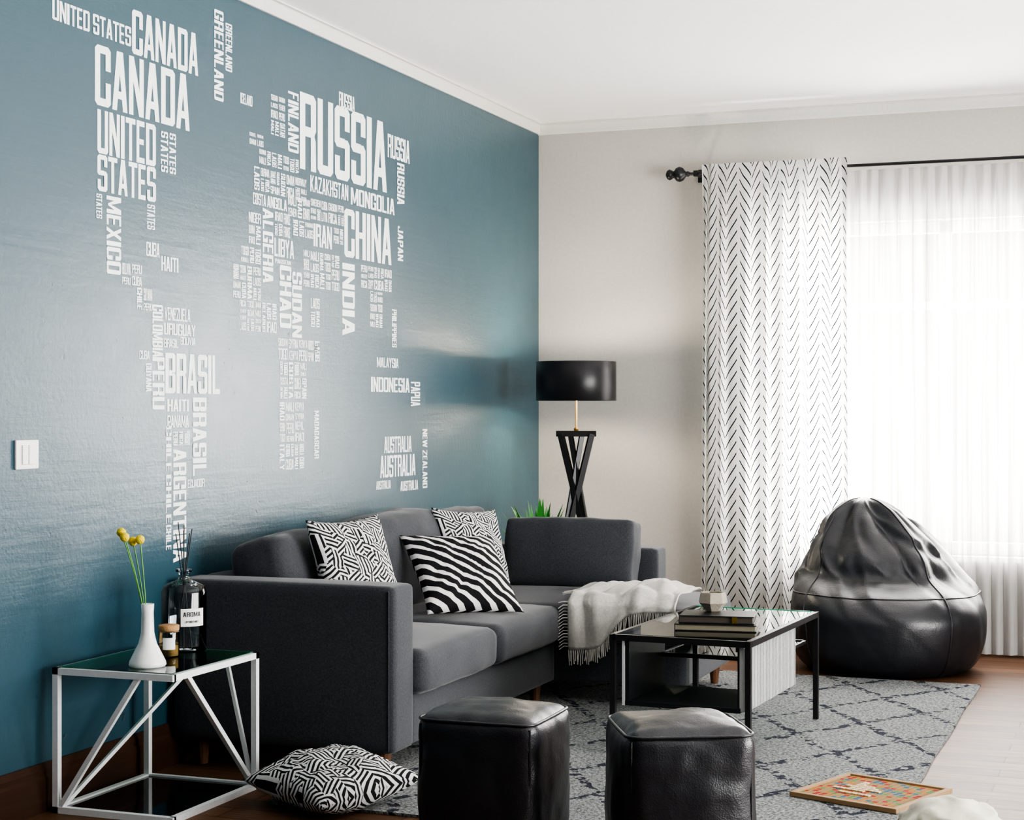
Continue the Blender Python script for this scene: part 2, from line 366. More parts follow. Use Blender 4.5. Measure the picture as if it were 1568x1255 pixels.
# ---------------------------------------------------------------- wall lettering (block condensed face)
S=.33;T=.13
def Rr(a,b,c,d): return [(a,b),(c,b),(c,d),(a,d)]
def mir(p): return [(1-x,y) for x,y in p][::-1]
def flip(p): return [(x,1-y) for x,y in p][::-1]
ls=Rr(0,0,S,1); rs=mir(ls)
lc=[(0,.06),(.16,0),(S,0),(S,1),(.16,1),(0,.94)]; rc=mir(lc)
lct=[(0,0),(S,0),(S,1),(.16,1),(0,.94)]; lcb=flip(lct)
tp=Rr(S,1-T,1-S,1); bt=Rr(S,0,1-S,T); md=Rr(S,.44,1-S,.44+T)
rut=[(1-S,.60),(1,.60),(1,.94),(.84,1),(1-S,1)]; rlt=flip(rut)
GL={
'A':[[(0,0),(.30,0),(.62,1),(.30,1)],[(.70,0),(1,0),(.70,1),(.38,1)],Rr(.22,.2,.78,.2+T)],
'B':[ls,tp,bt,md,[(1-S,.52),(.9,.5),(1,.56),(1,.94),(.84,1),(1-S,1)],[(1-S,0),(.84,0),(1,.06),(1,.45),(.9,.5),(1-S,.5)]],
'C':[lc,tp,bt,rut,rlt],'D':[ls,tp,bt,rc],'E':[ls,Rr(S,1-T,.95,1),Rr(S,0,.95,T),Rr(S,.44,.85,.44+T)],
'F':[ls,Rr(S,1-T,.95,1),Rr(S,.44,.85,.44+T)],'G':[lc,tp,bt,rut,Rr(1-S,0,1,.46),Rr(.52,.46-T,1-S,.46)],
'H':[ls,rs,md],'I':[Rr(0,0,1,1)],'J':[rs,bt,[(0,.06),(.16,0),(S,0),(S,.35),(0,.35)]],
'K':[ls,[(S,.40),(S,.62),(.70,1),(1,1)],[(.42,.62),(.30,.42),(.70,0),(1,0)]],
'L':[ls,Rr(S,0,.95,T)],'M':[Rr(0,0,.23,1),Rr(.77,0,1,1),[(.0,1),(.28,1),(.56,.1),(.44,.1)],[(.72,1),(1,1),(.56,.1),(.44,.1)]],
'N':[Rr(0,0,.29,1),Rr(.71,0,1,1),[(.0,1),(.32,1),(1,0),(.68,0)]],
'O':[lc,rc,tp,bt],'P':[ls,tp,Rr(S,.40,1-S,.40+T),[(1-S,.40),(.84,.40),(1,.46),(1,.94),(.84,1),(1-S,1)]],
'Q':[lc,rc,tp,bt,[(.5,.15),(.9,-.05),(1,.0),(.6,.22)]],
'R':[ls,tp,md,[(1-S,.46),(.88,.46),(1,.54),(1,.94),(.84,1),(1-S,1)],[(1-S,0),(1,0),(.98,.40),(.88,.48),(1-S,.48)]],
'S':[[(0,.50),(.14,.44),(S,.44),(S,1),(.16,1),(0,.94)],tp,md,bt,[(1-S,.68),(1,.68),(1,.94),(.84,1),(1-S,1)],[(1-S,0),(.84,0),(1,.06),(1,.50),(.86,.56),(1-S,.56)],[(0,.06),(.16,0),(S,0),(S,.32),(0,.32)]],
'T':[Rr(.35,0,.65,1-T),Rr(0,1-T,1,1)],'U':[lcb,mir(lcb),bt],
'V':[[(0,1),(.29,1),(.62,0),(.38,0)],[(1,1),(.71,1),(.38,0),(.62,0)]],
'W':[[(0,1),(.20,1),(.36,0),(.18,0)],[(.42,1),(.58,1),(.36,0),(.18,0)],[(.42,1),(.58,1),(.82,0),(.64,0)],[(.80,1),(1,1),(.82,0),(.64,0)]],
'X':[[(0,0),(.3,0),(1,1),(.7,1)],[(.7,0),(1,0),(.3,1),(0,1)]],
'Y':[[(0,1),(.3,1),(.62,.45),(.38,.40)],[(1,1),(.7,1),(.38,.45),(.62,.40)],Rr(.35,0,.65,.48)],
'Z':[Rr(0,1-T,1,1),Rr(0,0,1,T),[(0,T),(.32,T),(1,1-T),(.68,1-T)]]}
GWD={'I':.36,'M':1.35,'W':1.45,' ':.3,'L':.85,'E':.85,'F':.85,'T':.95}
lbm=bmesh.new()
def word(w,y0,y1,z0,z1,rot):
    gap=.11; tot=sum(GWD.get(c,1) for c in w)+gap*(len(w)-1); x=0
    for c in w:
        gw=GWD.get(c,1)
        for k,poly in enumerate(GL.get(c,[])):
            pts=[]; xo=.0008+.00015*k
            for px,py in poly:
                a=(x+px*gw)/tot; b=py
                if rot: pts.append((xo,y0+(y1-y0)*b,z1-(z1-z0)*a))
                else: pts.append((xo,y0+(y1-y0)*a,z0+(z1-z0)*b))
            vs=[lbm.verts.new(p) for p in pts]
            f=lbm.faces.new(vs); f.normal_update()
            if f.normal.x<0: f.normal_flip()
        x+=gw+gap
WORDS=[("UNITED STATES",4.491,4.930,2.481,2.547,0),("CANADA",4.937,5.363,2.461,2.612,0),("CANADA",4.721,5.305,2.252,2.451,0),("UNITED",4.735,5.083,2.095,2.239,0),("STATES",4.735,5.083,1.971,2.091,0),("GREENLAND",5.477,5.543,2.397,2.732,1),("GREENLAND",5.558,5.606,2.519,2.698,1),("STATES",5.116,5.162,2.084,2.226,1),("STATES",5.171,5.213,2.084,2.227,1),("MEXICO",4.787,4.871,1.703,1.961,1),("STATES",4.728,4.761,1.880,1.961,1),("STATES",5.029,5.078,1.874,1.960,1),
("CUBA",5.025,5.107,1.781,1.830,0),("HAITI",5.119,5.230,1.738,1.789,0),("COLOMBIA",5.062,5.128,1.434,1.616,1),("VENEZUELA",5.140,5.309,1.566,1.612,0),("PERU",5.062,5.140,1.252,1.434,1),("BRASIL",5.145,5.519,1.309,1.451,0),("BRASIL",5.327,5.421,1.010,1.295,1),("ARGENTINA",5.196,5.282,.710,1.112,1),("CHILE",5.149,5.183,1.033,1.194,1),("CHILE",5.149,5.183,.849,1.022,1),("CHILE",5.149,5.183,.757,.845,1),
("RUSSIA",6.149,6.984,2.232,2.545,0),("RUSSIA",6.504,6.655,2.541,2.607,0),("RUSSIA",6.995,7.237,2.396,2.502,0),("RUSSIA",7.098,7.178,2.195,2.385,1),("FINLAND",6.049,6.138,2.288,2.530,1),("KAZAKHSTAN",6.240,6.592,2.150,2.217,0),("MONGOLIA",6.617,7.069,2.139,2.212,0),("CHINA",6.554,7.034,1.908,2.115,0),("INDIA",6.535,6.655,1.570,1.880,1),("ALGERIA",5.841,5.925,1.746,2.038,1),("SUDAN",6.082,6.166,1.543,1.808,1),("CHAD",5.978,6.076,1.578,1.826,1),("IRAN",6.269,6.436,1.927,2.021,0),("LIBYA",5.935,6.098,1.858,1.930,0),("MADAGASCAR",6.275,6.316,1.049,1.247,1),("JAPAN",7.105,7.163,1.936,2.095,1),("PHILIPPINES",7.041,7.091,1.536,1.709,1),("MALAYSIA",6.881,7.112,1.442,1.486,0),("INDONESIA",6.820,7.237,1.331,1.397,0),("PAPUA",7.252,7.357,1.268,1.382,1),("AUSTRALIA",6.957,7.259,1.055,1.129,0),("AUSTRALIA",6.915,7.304,.945,1.044,0),("AUSTRALIA",6.874,7.027,.894,.932,0),("AUSTRALIA",7.134,7.334,.876,.921,0),("NEW ZEALAND",7.388,7.442,.879,1.159,1),("ICELAND",5.669,5.759,2.416,2.456,0)]
for w in WORDS: word(*w)
POOL="PERU CHILE SPAIN FRANCE ITALY MALI NIGER GHANA TOGO BENIN CONGO KENYA EGYPT IRAQ SYRIA OMAN YEMEN NEPAL LAOS BURMA CUBA HAITI BELIZE PANAMA GABON ANGOLA ZAMBIA MALAWI SUDAN UGANDA POLAND NORWAY SWEDEN LATVIA SERBIA GREECE TURKEY ISRAEL JORDAN QATAR BOLIVIA GUINEA LIBERIA SENEGAL BRASIL NAMIBIA ERITREA SOMALIA TUNISIA MOROCCO ROMANIA BULGARIA CROATIA AUSTRIA GERMANY DENMARK UKRAINE BELARUS ESTONIA PAKISTAN THAILAND VIETNAM CAMBODIA COSTA RICA ECUADOR PARAGUAY URUGUAY SURINAM GUYANA BOTSWANA ETHIOPIA TANZANIA".split()
AMER="ECUADOR BOLIVIA GUYANA PANAMA COSTA RICA BELIZE CUBA PERU CHILE BRASIL HAITI PARAGUAY URUGUAY SURINAM HONDURAS NICARAGUA JAMAICA".split()
def fillbox(y0,y1,z0,z1,pool=None):
    pool=pool or (AMER if y0<5.5 else POOL)
    w,h=y1-y0,z1-z0
    lo,hi=min(w,h),max(w,h)
    if lo<.055 and hi<.24:
        if hi<.02 or lo<.012: return
        g=.005
        n=max(2,min(9,int(round(hi/lo*1.9))))
        cand=[p for p in pool if abs(len(p)-n)<=1] or pool
        word(random.choice(cand),y0+g,y1-g,z0+g,z1-g,1 if h>w else 0); return
    if w>h*1.1 or (lo>.062 and random.random()<.35 and w>.09):
        t=random.uniform(.38,.62); m=y0+w*t; fillbox(y0,m,z0,z1,pool); fillbox(m,y1,z0,z1,pool)
    else:
        t=random.uniform(.38,.62); m=z0+h*t; fillbox(y0,y1,z0,m,pool); fillbox(y0,y1,m,z1,pool)
FILL=[(4.874,5.001,1.669,1.75),(4.961,5.066,1.588,1.673),(5.132,5.349,1.51,1.561),(5.239,5.349,1.478,1.515),(5.132,5.234,1.465,1.506),(4.977,5.049,1.419,1.459),(5.017,5.062,1.308,1.416),(5.153,5.304,1.24,1.293),(5.153,5.304,1.183,1.236),(5.191,5.313,1.12,1.178),(5.287,5.412,.965,1.005),
(5.903,6.027,2.33,2.497),(5.733,5.851,2.267,2.322),(5.810,6.143,2.202,2.268),(5.769,6.211,2.096,2.196),(5.759,6.043,2.039,2.094),(6.043,6.240,2.024,2.116),(5.728,5.83,1.885,2.016),(5.669,5.83,1.81,1.88),(5.61,5.83,1.67,1.806),(5.659,5.957,1.549,1.673),(5.935,6.071,1.935,2.039),(6.087,6.269,1.95,2.023),(5.935,6.076,1.826,1.853),(6.176,6.510,1.75,1.909),(6.24,6.554,2.032,2.126),(6.448,6.547,1.951,2.026),(6.714,7.041,1.781,1.89),(6.807,6.943,1.614,1.782),(5.962,6.328,1.446,1.54),(5.978,6.211,1.291,1.447),(5.973,6.189,1.006,1.286),(6.24,6.328,1.588,1.717),(6.275,6.31,1.455,1.536)]
for b in FILL: fillbox(*b)
me=bpy.data.meshes.new("lettering"); lbm.to_mesh(me); lbm.free()
obj("world_map_wall_lettering",me,M_white_letters)

sw=empty("light_switch",(0,4.355,1.113))
boxes("plate",[(0.0,.009,-.056,.056,-.045,.045)],M_ceramic,sw,.003)
boxes("rocker",[(.009,.014,-.030,-.002,-.030,.030),(.009,.014,.002,.030,-.030,.030)],M_ceramic,sw,.002)

# ---------------------------------------------------------------- sofa
so=empty("sectional_sofa")
def sblock(name,x0,x1,y0,y1,z0,z1,r=.02,puff=(0,0,0),wr=0,seed=0,rot=(0,0,0),mat=None,n=14):
    return puffbox(name,(x1-x0,y1-y0,z1-z0),r,mat or M_sofa,so,((x0+x1)/2,(y0+y1)/2,(z0+z1)/2),rot,puff,n,wr,seed,5)
sblock("arm_near",.03,.88,5.146,5.317,.10,.66,.020,(.004,.004,.004))
tube("arm_seam",[(.862,5.1445,.112),(.862,5.1445,.645)],.0025,M_sofa,so)
sblock("back_frame_long",.03,.19,5.30,7.74,.10,.66,.03)
sblock("back_frame_far",.03,1.10,7.58,7.75,.10,.61,.025)
sblock("base_long",.10,.865,5.31,6.83,.10,.275,.015)
sblock("base_chaise",.10,1.44,6.815,7.60,.10,.275,.015)
sblock("seat_cushion_1",.18,.91,5.322,6.05,.272,.425,.040,(.012,.004,.028),.006,1,n=20)
sblock("seat_cushion_2",.18,.91,6.055,6.785,.272,.425,.040,(.012,.004,.028),.006,2,n=20)
sblock("seat_cushion_chaise",.18,1.455,6.79,7.58,.272,.42,.040,(.008,.008,.026),.004,3,n=20)
sblock("back_cushion_1",.17,.38,5.33,6.09,.44,.785,.04,(.04,.006,.022),.012,4,rot=(0,math.radians(-12),0),n=20)
sblock("back_cushion_2",.17,.38,6.10,6.84,.44,.81,.04,(.04,.006,.022),.012,5,rot=(0,math.radians(-12),0),n=20)
sblock("back_cushion_3",.17,.38,6.85,7.34,.44,.79,.04,(.04,.01,.02),.012,6,rot=(0,math.radians(-12),0),n=20)
sblock("back_cushion_far",.41,1.03,7.39,7.55,.43,.742,.026,(.006,.028,.006),.008,7,rot=(math.radians(-10),0,0),n=20)
for i,(x,y) in enumerate([(.82,5.20),(.12,5.20),(.80,6.75),(1.38,6.88),(1.38,7.54),(.12,7.68),(.95,7.68)]):
    lathe("foot_%d"%(i+1),[(0,0),(.017,0),(.026,.092),(0,.092)],M_foot,so,(x,y,.010),12,False)

def pillow(name,size,thick,mat,loc,normal,up=(0,0,1),roll=0,parent=None,seed=0):
    N_=30; bm=bmesh.new(); uvl=bm.loops.layers.uv.new("UVMap"); a=size/2
    top={};bot={}
    for i in range(N_+1):
        for j in range(N_+1):
            u=-1+2*i/N_; v=-1+2*j/N_
            x=a*u*(1-.09*(1-v*v)*abs(u)); y=a*v*(1-.09*(1-u*u)*abs(v))
            t=thick/2*((1-abs(u)**2.2)*(1-abs(v)**2.2))**.5
            q=Vector((x*6+seed*5,y*6,seed))
            edge=min(1,3*(1-max(abs(u),abs(v))))
            rid=max(0,1-abs(noise.noise(q*1.3+Vector((9,2,1)))*3))**2
            wv=noise.noise(q*1.6)*.014+noise.noise(q*3.5)*.007-.008*rid
            radial=.004*math.sin(9*math.atan2(v,u)*2+seed)*max(abs(u),abs(v))*edge
            vt=bm.verts.new((x,y,t+(wv*edge+radial)))
            top[i,j]=vt
            bot[i,j]=vt if (i in(0,N_) or j in(0,N_)) else bm.verts.new((x,y,-t+wv*edge*.6))
    for d,rev in((top,0),(bot,1)):
        for i in range(N_):
            for j in range(N_):
                ks=[(i,j),(i+1,j),(i+1,j+1),(i,j+1)]
                if rev: ks=ks[::-1]
                vs=[d[k] for k in ks]
                try: f=bm.faces.new(vs)
                except ValueError: continue
                f.smooth=True
                for lp,k in zip(f.loops,ks): lp[uvl].uv=(k[0]/N_,k[1]/N_)
    me=bpy.data.meshes.new(name); bm.to_mesh(me); bm.free(); me.materials.append(mat)
    o=bpy.data.objects.new(name,me)
    n=Vector(normal).normalized(); x=Vector(up).cross(n).normalized(); y=n.cross(x)
    R=Matrix((x,y,n)).transposed().to_4x4() @ Matrix.Rotation(roll,4,'Z')
    o.matrix_world=Matrix.Translation(loc)@R
    link(o); return o
pillow("patterned_throw_pillow",.43,.15,M_maze,(.505,5.64,.65),(.95,-.20,.32),roll=math.radians(0),seed=1)
pillow("patterned_throw_pillow",.40,.15,M_maze,(.47,6.86,.63),(.90,-.34,.34),roll=math.radians(-4),seed=2)
pillow("striped_throw_pillow",.425,.15,M_stripe,(.63,6.34,.59),(.50,-.42,.70),roll=math.radians(-3),seed=3)
pillow("patterned_floor_pillow",.41,.17,M_maze,(.82,4.82,.085),(.02,-.10,1),up=(-.45,.9,0),roll=math.radians(38),seed=4)

# ---------------------------------------------------------------- throw blanket on chaise
def throw():
    e=empty("fringed_throw_blanket"); bm=bmesh.new(); nx,ns=70,50
    uu={}
    def P(u,s):
        x=.955+.46*u
        yb=7.22+.05*math.sin(u*5)
        hang=.035+.17/(1+math.exp((u-.42)*14))
        flat=yb-6.755
        L=flat+hang; d=s*L
        w=.020*noise.noise(Vector((u*4,s*3,1)))+.010*noise.noise(Vector((u*9,s*5,4)))+.012*math.sin(u*16+2.5*s+1.6*math.sin(s*5))
        if d<flat:
            y=yb-d; z=.462+abs(w)*1.2+.010
            if u>.35: z+=.040*math.sin((u-.35)/.65*PI)*math.sin(min(1,d/flat)*PI)
            y+=w*.6
            k=max(0,1-(flat-d)/.05); z-=.022*k*k
        else:
            h=d-flat; y=6.755-.014-abs(w)*.9; z=.452-h
            x+=.02*math.sin(u*9)*h*3
        return Vector((x,y,z))
    for i in range(nx+1):
        for j in range(ns+1): uu[i,j]=bm.verts.new(P(i/nx,j/ns))
    for i in range(nx):
        for j in range(ns): bm.faces.new((uu[i,j],uu[i+1,j],uu[i+1,j+1],uu[i,j+1]))
    o=obj("cloth",frombm(bm),M_throw,e,smooth=True)
    m=o.modifiers.new("s","SOLIDIFY"); m.thickness=.006; m.offset=0
    st=[]
    for i in range(0,nx+1):
        p=P(i/nx,1); dx=random.uniform(-.008,.008)
        st.append([p,p+Vector((dx*.5,-.004,-.03)),p+Vector((dx,-.002,-.055+random.uniform(-.01,.01)))])
    for j in range(6,ns,1):
        p=P(0,j/ns); q=p+Vector((-.02,random.uniform(-.01,.01),.0))
        st.append([p,q,q+Vector((-.02,-.006,-.004 if p.z>.44 else -.015))])
    tube("fringe",st,.0022,M_throw,e,res=1)
throw()

# ---------------------------------------------------------------- coffee table (slightly turned)
PVX,PVY=1.92,5.85; AT=math.radians(-3.4)
ct=empty("glass_coffee_table",(PVX,PVY,0),(0,0,AT))
X0,X1,Y0,Y1,ZT=-.505,0,0,.965,.44
bm=bmesh.new(); w=.020
for x in(X0,X1):
    for y in(Y0,Y1): addbox(bm,x-w/2,x+w/2,y-w/2,y+w/2,.010,ZT)
for x in(X0,X1): addbox(bm,x-w/2,x+w/2,Y0,Y1,ZT-.022,ZT)
for y in(Y0,Y1): addbox(bm,X0,X1,y-w/2,y+w/2,ZT-.022,ZT)
for x in(X0+.05,X1-.04): addbox(bm,x-.006,x+.006,Y0,Y1,ZT-.04,ZT-.024)
addbox(bm,X0+.05,X1-.04,.36,.375,.315,.33); addbox(bm,X0+.05,X1-.04,.91,.925,.315,.33)
for x in(X0+.055,X1-.035): addbox(bm,x-.005,x+.005,.36,.925,.315,.328)
obj("frame",frombm(bm),M_black,ct)
boxes("top_glass",[(X0+.01,X1-.01,Y0+.01,Y1-.01,ZT-.006,ZT+.001)],M_gglass,ct)
boxes("mid_glass_shelf",[(X0+.06,X1-.045,.375,.91,.318,.326)],M_gglass,ct)
boxes("glass_edges",[(X0+.06,X1-.045,.373,.376,.3175,.3265),(X0+.012,X1-.012,Y1-.014,Y1-.011,ZT-.0065,ZT+.003)],M_gedge,ct)
boxes("bottom_shelf",[(X0+.045,X1-.03,Y0,.40,.185,.203)],M_satin,ct,.002)
bm=bmesh.new()
addbox(bm,X1-.034,X1-.019,Y0+.005,.69,.19,ZT-.025)
n=34
for i in range(n):
    y=Y0+.012+.675*i/n
    addbox(bm,X1-.020,X1-.009,y,y+.011,.19,ZT-.028)
obj("ribbed_side_panel",frombm(bm),M_ribs,ct)
boxes("inner_side_panel",[(X0+.045,X0+.06,Y0+.002,.40,.19,ZT-.025),(X1-.040,X1-.035,Y0+.002,.69,.19,ZT-.025)],M_satin,ct)
boxes("inner_panel_edge",[(X0+.034,X0+.045,Y0,.40,.185,ZT-.023)],M_ribs,ct)
bk=empty("stacked_books",(1.735,6.16,ZT+.001),(0,0,math.radians(8)))
boxes("cover_1",[(-.150,.150,-.10,.10,0,.004),(-.150,.150,-.10,.10,.022,.026),(-.150,-.146,-.10,.10,0,.026)],M_black,bk,.001)
boxes("pages_1",[(-.146,.144,-.095,.095,.004,.022)],plain("cream_page_edges",(.16,.14,.10),.7),bk)
boxes("cover_2",[(-.135,.14,-.09,.095,.027,.031),(-.135,.14,-.09,.095,.052,.056),(-.135,-.131,-.09,.095,.027,.056)],M_black,bk,.001)
boxes("pages_2",[(-.131,.134,-.084,.09,.031,.052)],plain("dark_page_edges",(.05,.04,.03),.7),bk)
boxes("clasp",[(.06,.078,-.092,-.088,.03,.053)],M_gold,bk)
lathe("faceted_concrete_bowl",[(0,0),(.026,0),(.056,.032),(.048,.070),(.040,.070),(.044,.034),(0,.018)],M_conc,None,(1.70,6.22,ZT+.0575),7,False,(0,0,.3))

# ---------------------------------------------------------------- poufs
def pouf(loc,rz,s=.345,h=.40,seed=0):
    e=empty("leather_pouf",loc,(0,0,rz))
    puffbox("body",(s,s,h),.042,M_leather,e,(0,0,h/2),(0,0,0),(.022,.022,.020),30,.007,seed,8,.0045,M_leather)
    st=[]
    for sx in(-1,1):
        for sy in(-1,1):
            x=sx*(s/2-.011);y=sy*(s/2-.011)
            st.append([(x,y,.03+(h-.055)*k/8) for k in range(9)])
    tube("side_seams",st,.004,M_leather,e)
pouf((1.487,4.515,0),math.radians(1),seed=1)
pouf((2.03,4.51,0),math.radians(27),seed=5)

# ---------------------------------------------------------------- bean bag
def cr(tab,z):
    for i in range(len(tab)-1):
        if tab[i][0]<=z<=tab[i+1][0]: break
    p1,p2=tab[i],tab[i+1]; p0=tab[max(0,i-1)]; p3=tab[min(len(tab)-1,i+2)]
    t=(z-p1[0])/(p2[0]-p1[0]); out=[]
    for k in range(1,len(p1)):
        m1=(p2[k]-p0[k])/(p2[0]-p0[0])*(p2[0]-p1[0]); m2=(p3[k]-p1[k])/(p3[0]-p1[0])*(p2[0]-p1[0])
        out.append((2*t**3-3*t*t+1)*p1[k]+(t**3-2*t*t+t)*m1+(-2*t**3+3*t*t)*p2[k]+(t**3-t*t)*m2)
    return out
BT=[(0,.0,.02,.02,0,0),(.08,.0,.30,.30,0,0),(.14,.025,.40,.38,0,0),(.24,.12,.455,.44,0,0),(.36,.25,.462,.44,0,0),(.46,.36,.445,.40,-.010,.03),(.56,.46,.395,.33,-.030,.08),(.68,.58,.315,.26,-.050,.13),(.80,.68,.225,.19,-.070,.16),(.90,.765,.135,.12,-.090,.17),(.96,.805,.075,.07,-.095,.17),(1.0,.818,.002,.002,-.095,.17)]
def sm(x): x=max(0,min(1,x)); return x*x*(3-2*x)
def bag(th,s):
    z,rx,ry,cx,cy=cr(BT,max(0,min(1,s)))
    c_,s_=math.cos(th),math.sin(th)
    front=max(0,-s_)
    up=sm((s-.34)/.3)
    p=Vector((c_*1.3,s_*1.3,z*2.0))
    d=.028*noise.noise(p*1.1+Vector((3,1,9)))*(.5+up)+.010*noise.noise(p*2.4+Vector((1,7,2)))*(.5+up)
    pan=abs(math.sin(2*(th-.55)))
    d+=.016*up*(1-sm(pan*1.6))
    q=Vector((c_*1.5+z*1.9,s_*1.5-z*1.3,z*1.5))
    rid=1-abs(noise.noise(q*1.3))*3.8
    d-=(.003+.019*up)*max(0,rid)**1.3
    q2=Vector((c_*1.9-z*2.2,s_*1.9,z*3.8+c_*1.5))
    rid2=1-abs(noise.noise(q2))*3.8
    d+=(.003+.012*up)*max(0,rid2)**1.4
    d-=.045*front**1.5*math.exp(-((z-.455)/.055)**2)
    d+=.030*front*math.exp(-((z-.30)/.10)**2)
    k=min(1,s/.12)*min(1,(1-s)/.12)
    d*=k
    return Vector((cx+(rx+d)*c_,cy+(ry+d)*s_,max(.0,z+ .3*d*(1 if s>.3 else 0))))
def beanbag():
    e=empty("black_leather_bean_bag",(2.045,8.325,.0),(0,0,math.radians(14)))
    bm=bmesh.new(); nt,ns=180,130; R=[]
    for j in range(ns+1): R.append([bm.verts.new(bag(2*PI*i/nt,j/ns)) for i in range(nt)])
    for A,B in zip(R,R[1:]):
        for i in range(nt):
            q=(i+1)%nt; bm.faces.new((A[i],A[q],B[q],B[i]))
    bm.faces.new(R[0][::-1]); bm.faces.new(R[-1])
    obj("body",frombm(bm),M_leather,e,smooth=True)
    seams=[]
    for k in range(4):
        th=2*PI*k/4+.55
        seams.append([bag(th,.10+.88*j/80) for j in range(81)])
    tube("seams",seams,.0045,M_leather,e)
    hz=[bag(2*PI*i/150,.47) for i in range(151)]
    tube("waist_seam",hz,.004,M_leather,e)
beanbag()

# ---------------------------------------------------------------- rug
bm=bmesh.new(); nx,ny=40,64; g={}
for i in range(nx+1):
    for j in range(ny+1):
        x=.62+1.895*i/nx; y=4.765+3.165*j/ny
        ex=.012*noise.noise(Vector((y*2,x*2,0))) if i in(0,nx) else 0
        ey=.012*noise.noise(Vector((x*2,y*2,5))) if j in(0,ny) else 0
        g[i,j]=bm.verts.new((x+ex,y+ey,.0095))
for i in range(nx):
    for j in range(ny): bm.faces.new((g[i,j],g[i+1,j],g[i+1,j+1],g[i,j+1]))
r=bmesh.ops.extrude_edge_only(bm,edges=[e_ for e_ in bm.edges if e_.is_boundary])
for v in r["geom"]:
    if isinstance(v,bmesh.types.BMVert): v.co.z=0.0005
obj("diamond_pattern_rug",frombm(bm),M_rug)

# ---------------------------------------------------------------- side table
st=empty("white_side_table"); bm=bmesh.new()
A0,A1,B0,B1,ZS=.058,.470,4.435,4.945,.45; w=.020
for x,y in((A0,B0),(A1,B1),(A0,B1)): addbox(bm,x-w/2,x+w/2,y-w/2,y+w/2,0,ZS)
for z in(w/2,ZS-w/2):
    for y in(B0,B1): addbox(bm,A0-w/2,A1+w/2,y-w/2,y+w/2,z-w/2,z+w/2)
    for x in(A0,A1): addbox(bm,x-w/2,x+w/2,B0,B1,z-w/2,z+w/2)
beam(bm,(A0+.30,B0,ZS-.01),(A0+.01,B0,.012),.016)
beam(bm,(A0+.22,B1,ZS-.01),(A0+.005,B0+.02,.012),.012)
beam(bm,(A1,B0+.08,ZS-.01),(A1,B1-.01,.012),.016)
beam(bm,(A0+.30,B1,ZS-.01),(A1-.01,B1,.012),.012)
obj("frame",frombm(bm),M_wht_metal,st)
boxes("glass_top",[(A0+.004,A1-.004,B0+.004,B1-.004,ZS-.004,ZS+.003)],M_gglass,st)
boxes("glass_top_edges",[(A0+.012,A1-.012,B1-.014,B1-.011,ZS-.004,ZS+.0032),(A0+.012,A0+.015,B0+.01,B1-.011,ZS-.004,ZS+.0032)],M_gedge,st)
boxes("lower_shelf",[(A0+.01,A1-.01,B0+.01,B1-.01,.004,.014)],M_dglass,st)
zt=ZS+.0035
va=empty("bud_vase_with_yellow_flowers",(.318,4.54,zt))
lathe("vase",[(0,0),(.054,0),(.058,.006),(.056,.016),(.043,.042),(.028,.072),(.0205,.105),(.0185,.165),(.020,.194),(.017,.194),(.0155,.165),(.017,.105),(.010,.03),(0,.03)],M_ceramic,va)
fl=[(-.082,-.02,.415),(-.066,.02,.385),(-.034,.01,.392),(-.060,-.035,.402)]
stems=[]
for i,(x,y,z) in enumerate(fl):
    stems.append([(x*t**1.6,y*t**1.6,.05+(z-.05)*t) for t in [k/8 for k in range(9)]])
    bm=bmesh.new(); bmesh.ops.create_icosphere(bm,subdivisions=3,radius=.0145)
    for v in bm.verts: v.co*=1+.08*noise.noise(v.co*300)
    obj("flower_%d"%(i+1),frombm(bm),M_yellow,va,(x,y,z),smooth=True)
tube("stems",stems,.0018,M_green,va)
bo=empty("reed_diffuser_bottle",(.250,4.862,zt))
lathe("bottle",[(0,.002),(.070,.002),(.0745,.008),(.0745,.198),(.068,.216),(.040,.230),(.022,.236),(.018,.246),(.018,.262),(.027,.264),(.027,.272),(.016,.272)],M_bottle,bo)
bm=bmesh.new(); L=[]
for i in range(13):
    a=-1.15+1.10*i/12; L.append((bm.verts.new((.0752*math.cos(a),.0752*math.sin(a),.090)),bm.verts.new((.0752*math.cos(a),.0752*math.sin(a),.148))))
for p,q in zip(L,L[1:]): bm.faces.new((p[0],q[0],q[1],p[1]))
obj("label",frombm(bm),M_paper,bo,smooth=True)
def bentword(wd,a0,a1,z0,z1):
    bmt=bmesh.new(); gap=.13; tot=sum(GWD.get(c,1) for c in wd)+gap*(len(wd)-1); x=0
    for c in wd:
        gw=GWD.get(c,1)
        for k,poly in enumerate(GL.get(c,[])):
            vs=[]; rr=.0757+.00012*k
            for px,py in poly:
                a=a0+(a1-a0)*(x+px*gw)/tot; vs.append(bmt.verts.new((rr*math.cos(a),rr*math.sin(a),z0+(z1-z0)*py)))
            bmt.faces.new(vs)
        x+=gw+gap
    return frombm(bmt)
obj("label_print",bentword("AROMA",-1.05,-.25,.122,.137),M_ink,bo)
obj("label_print_small",bentword("LAVENDER MIST",-.98,-.35,.102,.109),M_ink,bo)
reeds=[]
for i in range(6):
    a=i*1.05; d=.022+.008*(i%3)
    reeds.append([(-.030*math.cos(a),-.030*math.sin(a),.012),(d*math.cos(a),d*math.sin(a),.39+.012*(i%4))])
tube("reeds",reeds,.0018,M_ink,bo)
ja=empty("glass_jar_with_cork_lid",(.268,4.742,zt))
lathe("jar",[(0,.001),(.032,.001),(.034,.005),(.034,.078),(.031,.086),(.028,.086)],M_cglass,ja)
lathe("cork_lid",[(0,.080),(.029,.080),(.033,.087),(.034,.101),(.030,.103),(0,.103)],M_cork,ja)
lathe("spice_contents",[(0,.004),(.030,.004),(.030,.036),(0,.040)],plain("amber_spice",(.35,.20,.06),.8,bump=.8,bscale=400),ja)
bm=bmesh.new(); L=[]
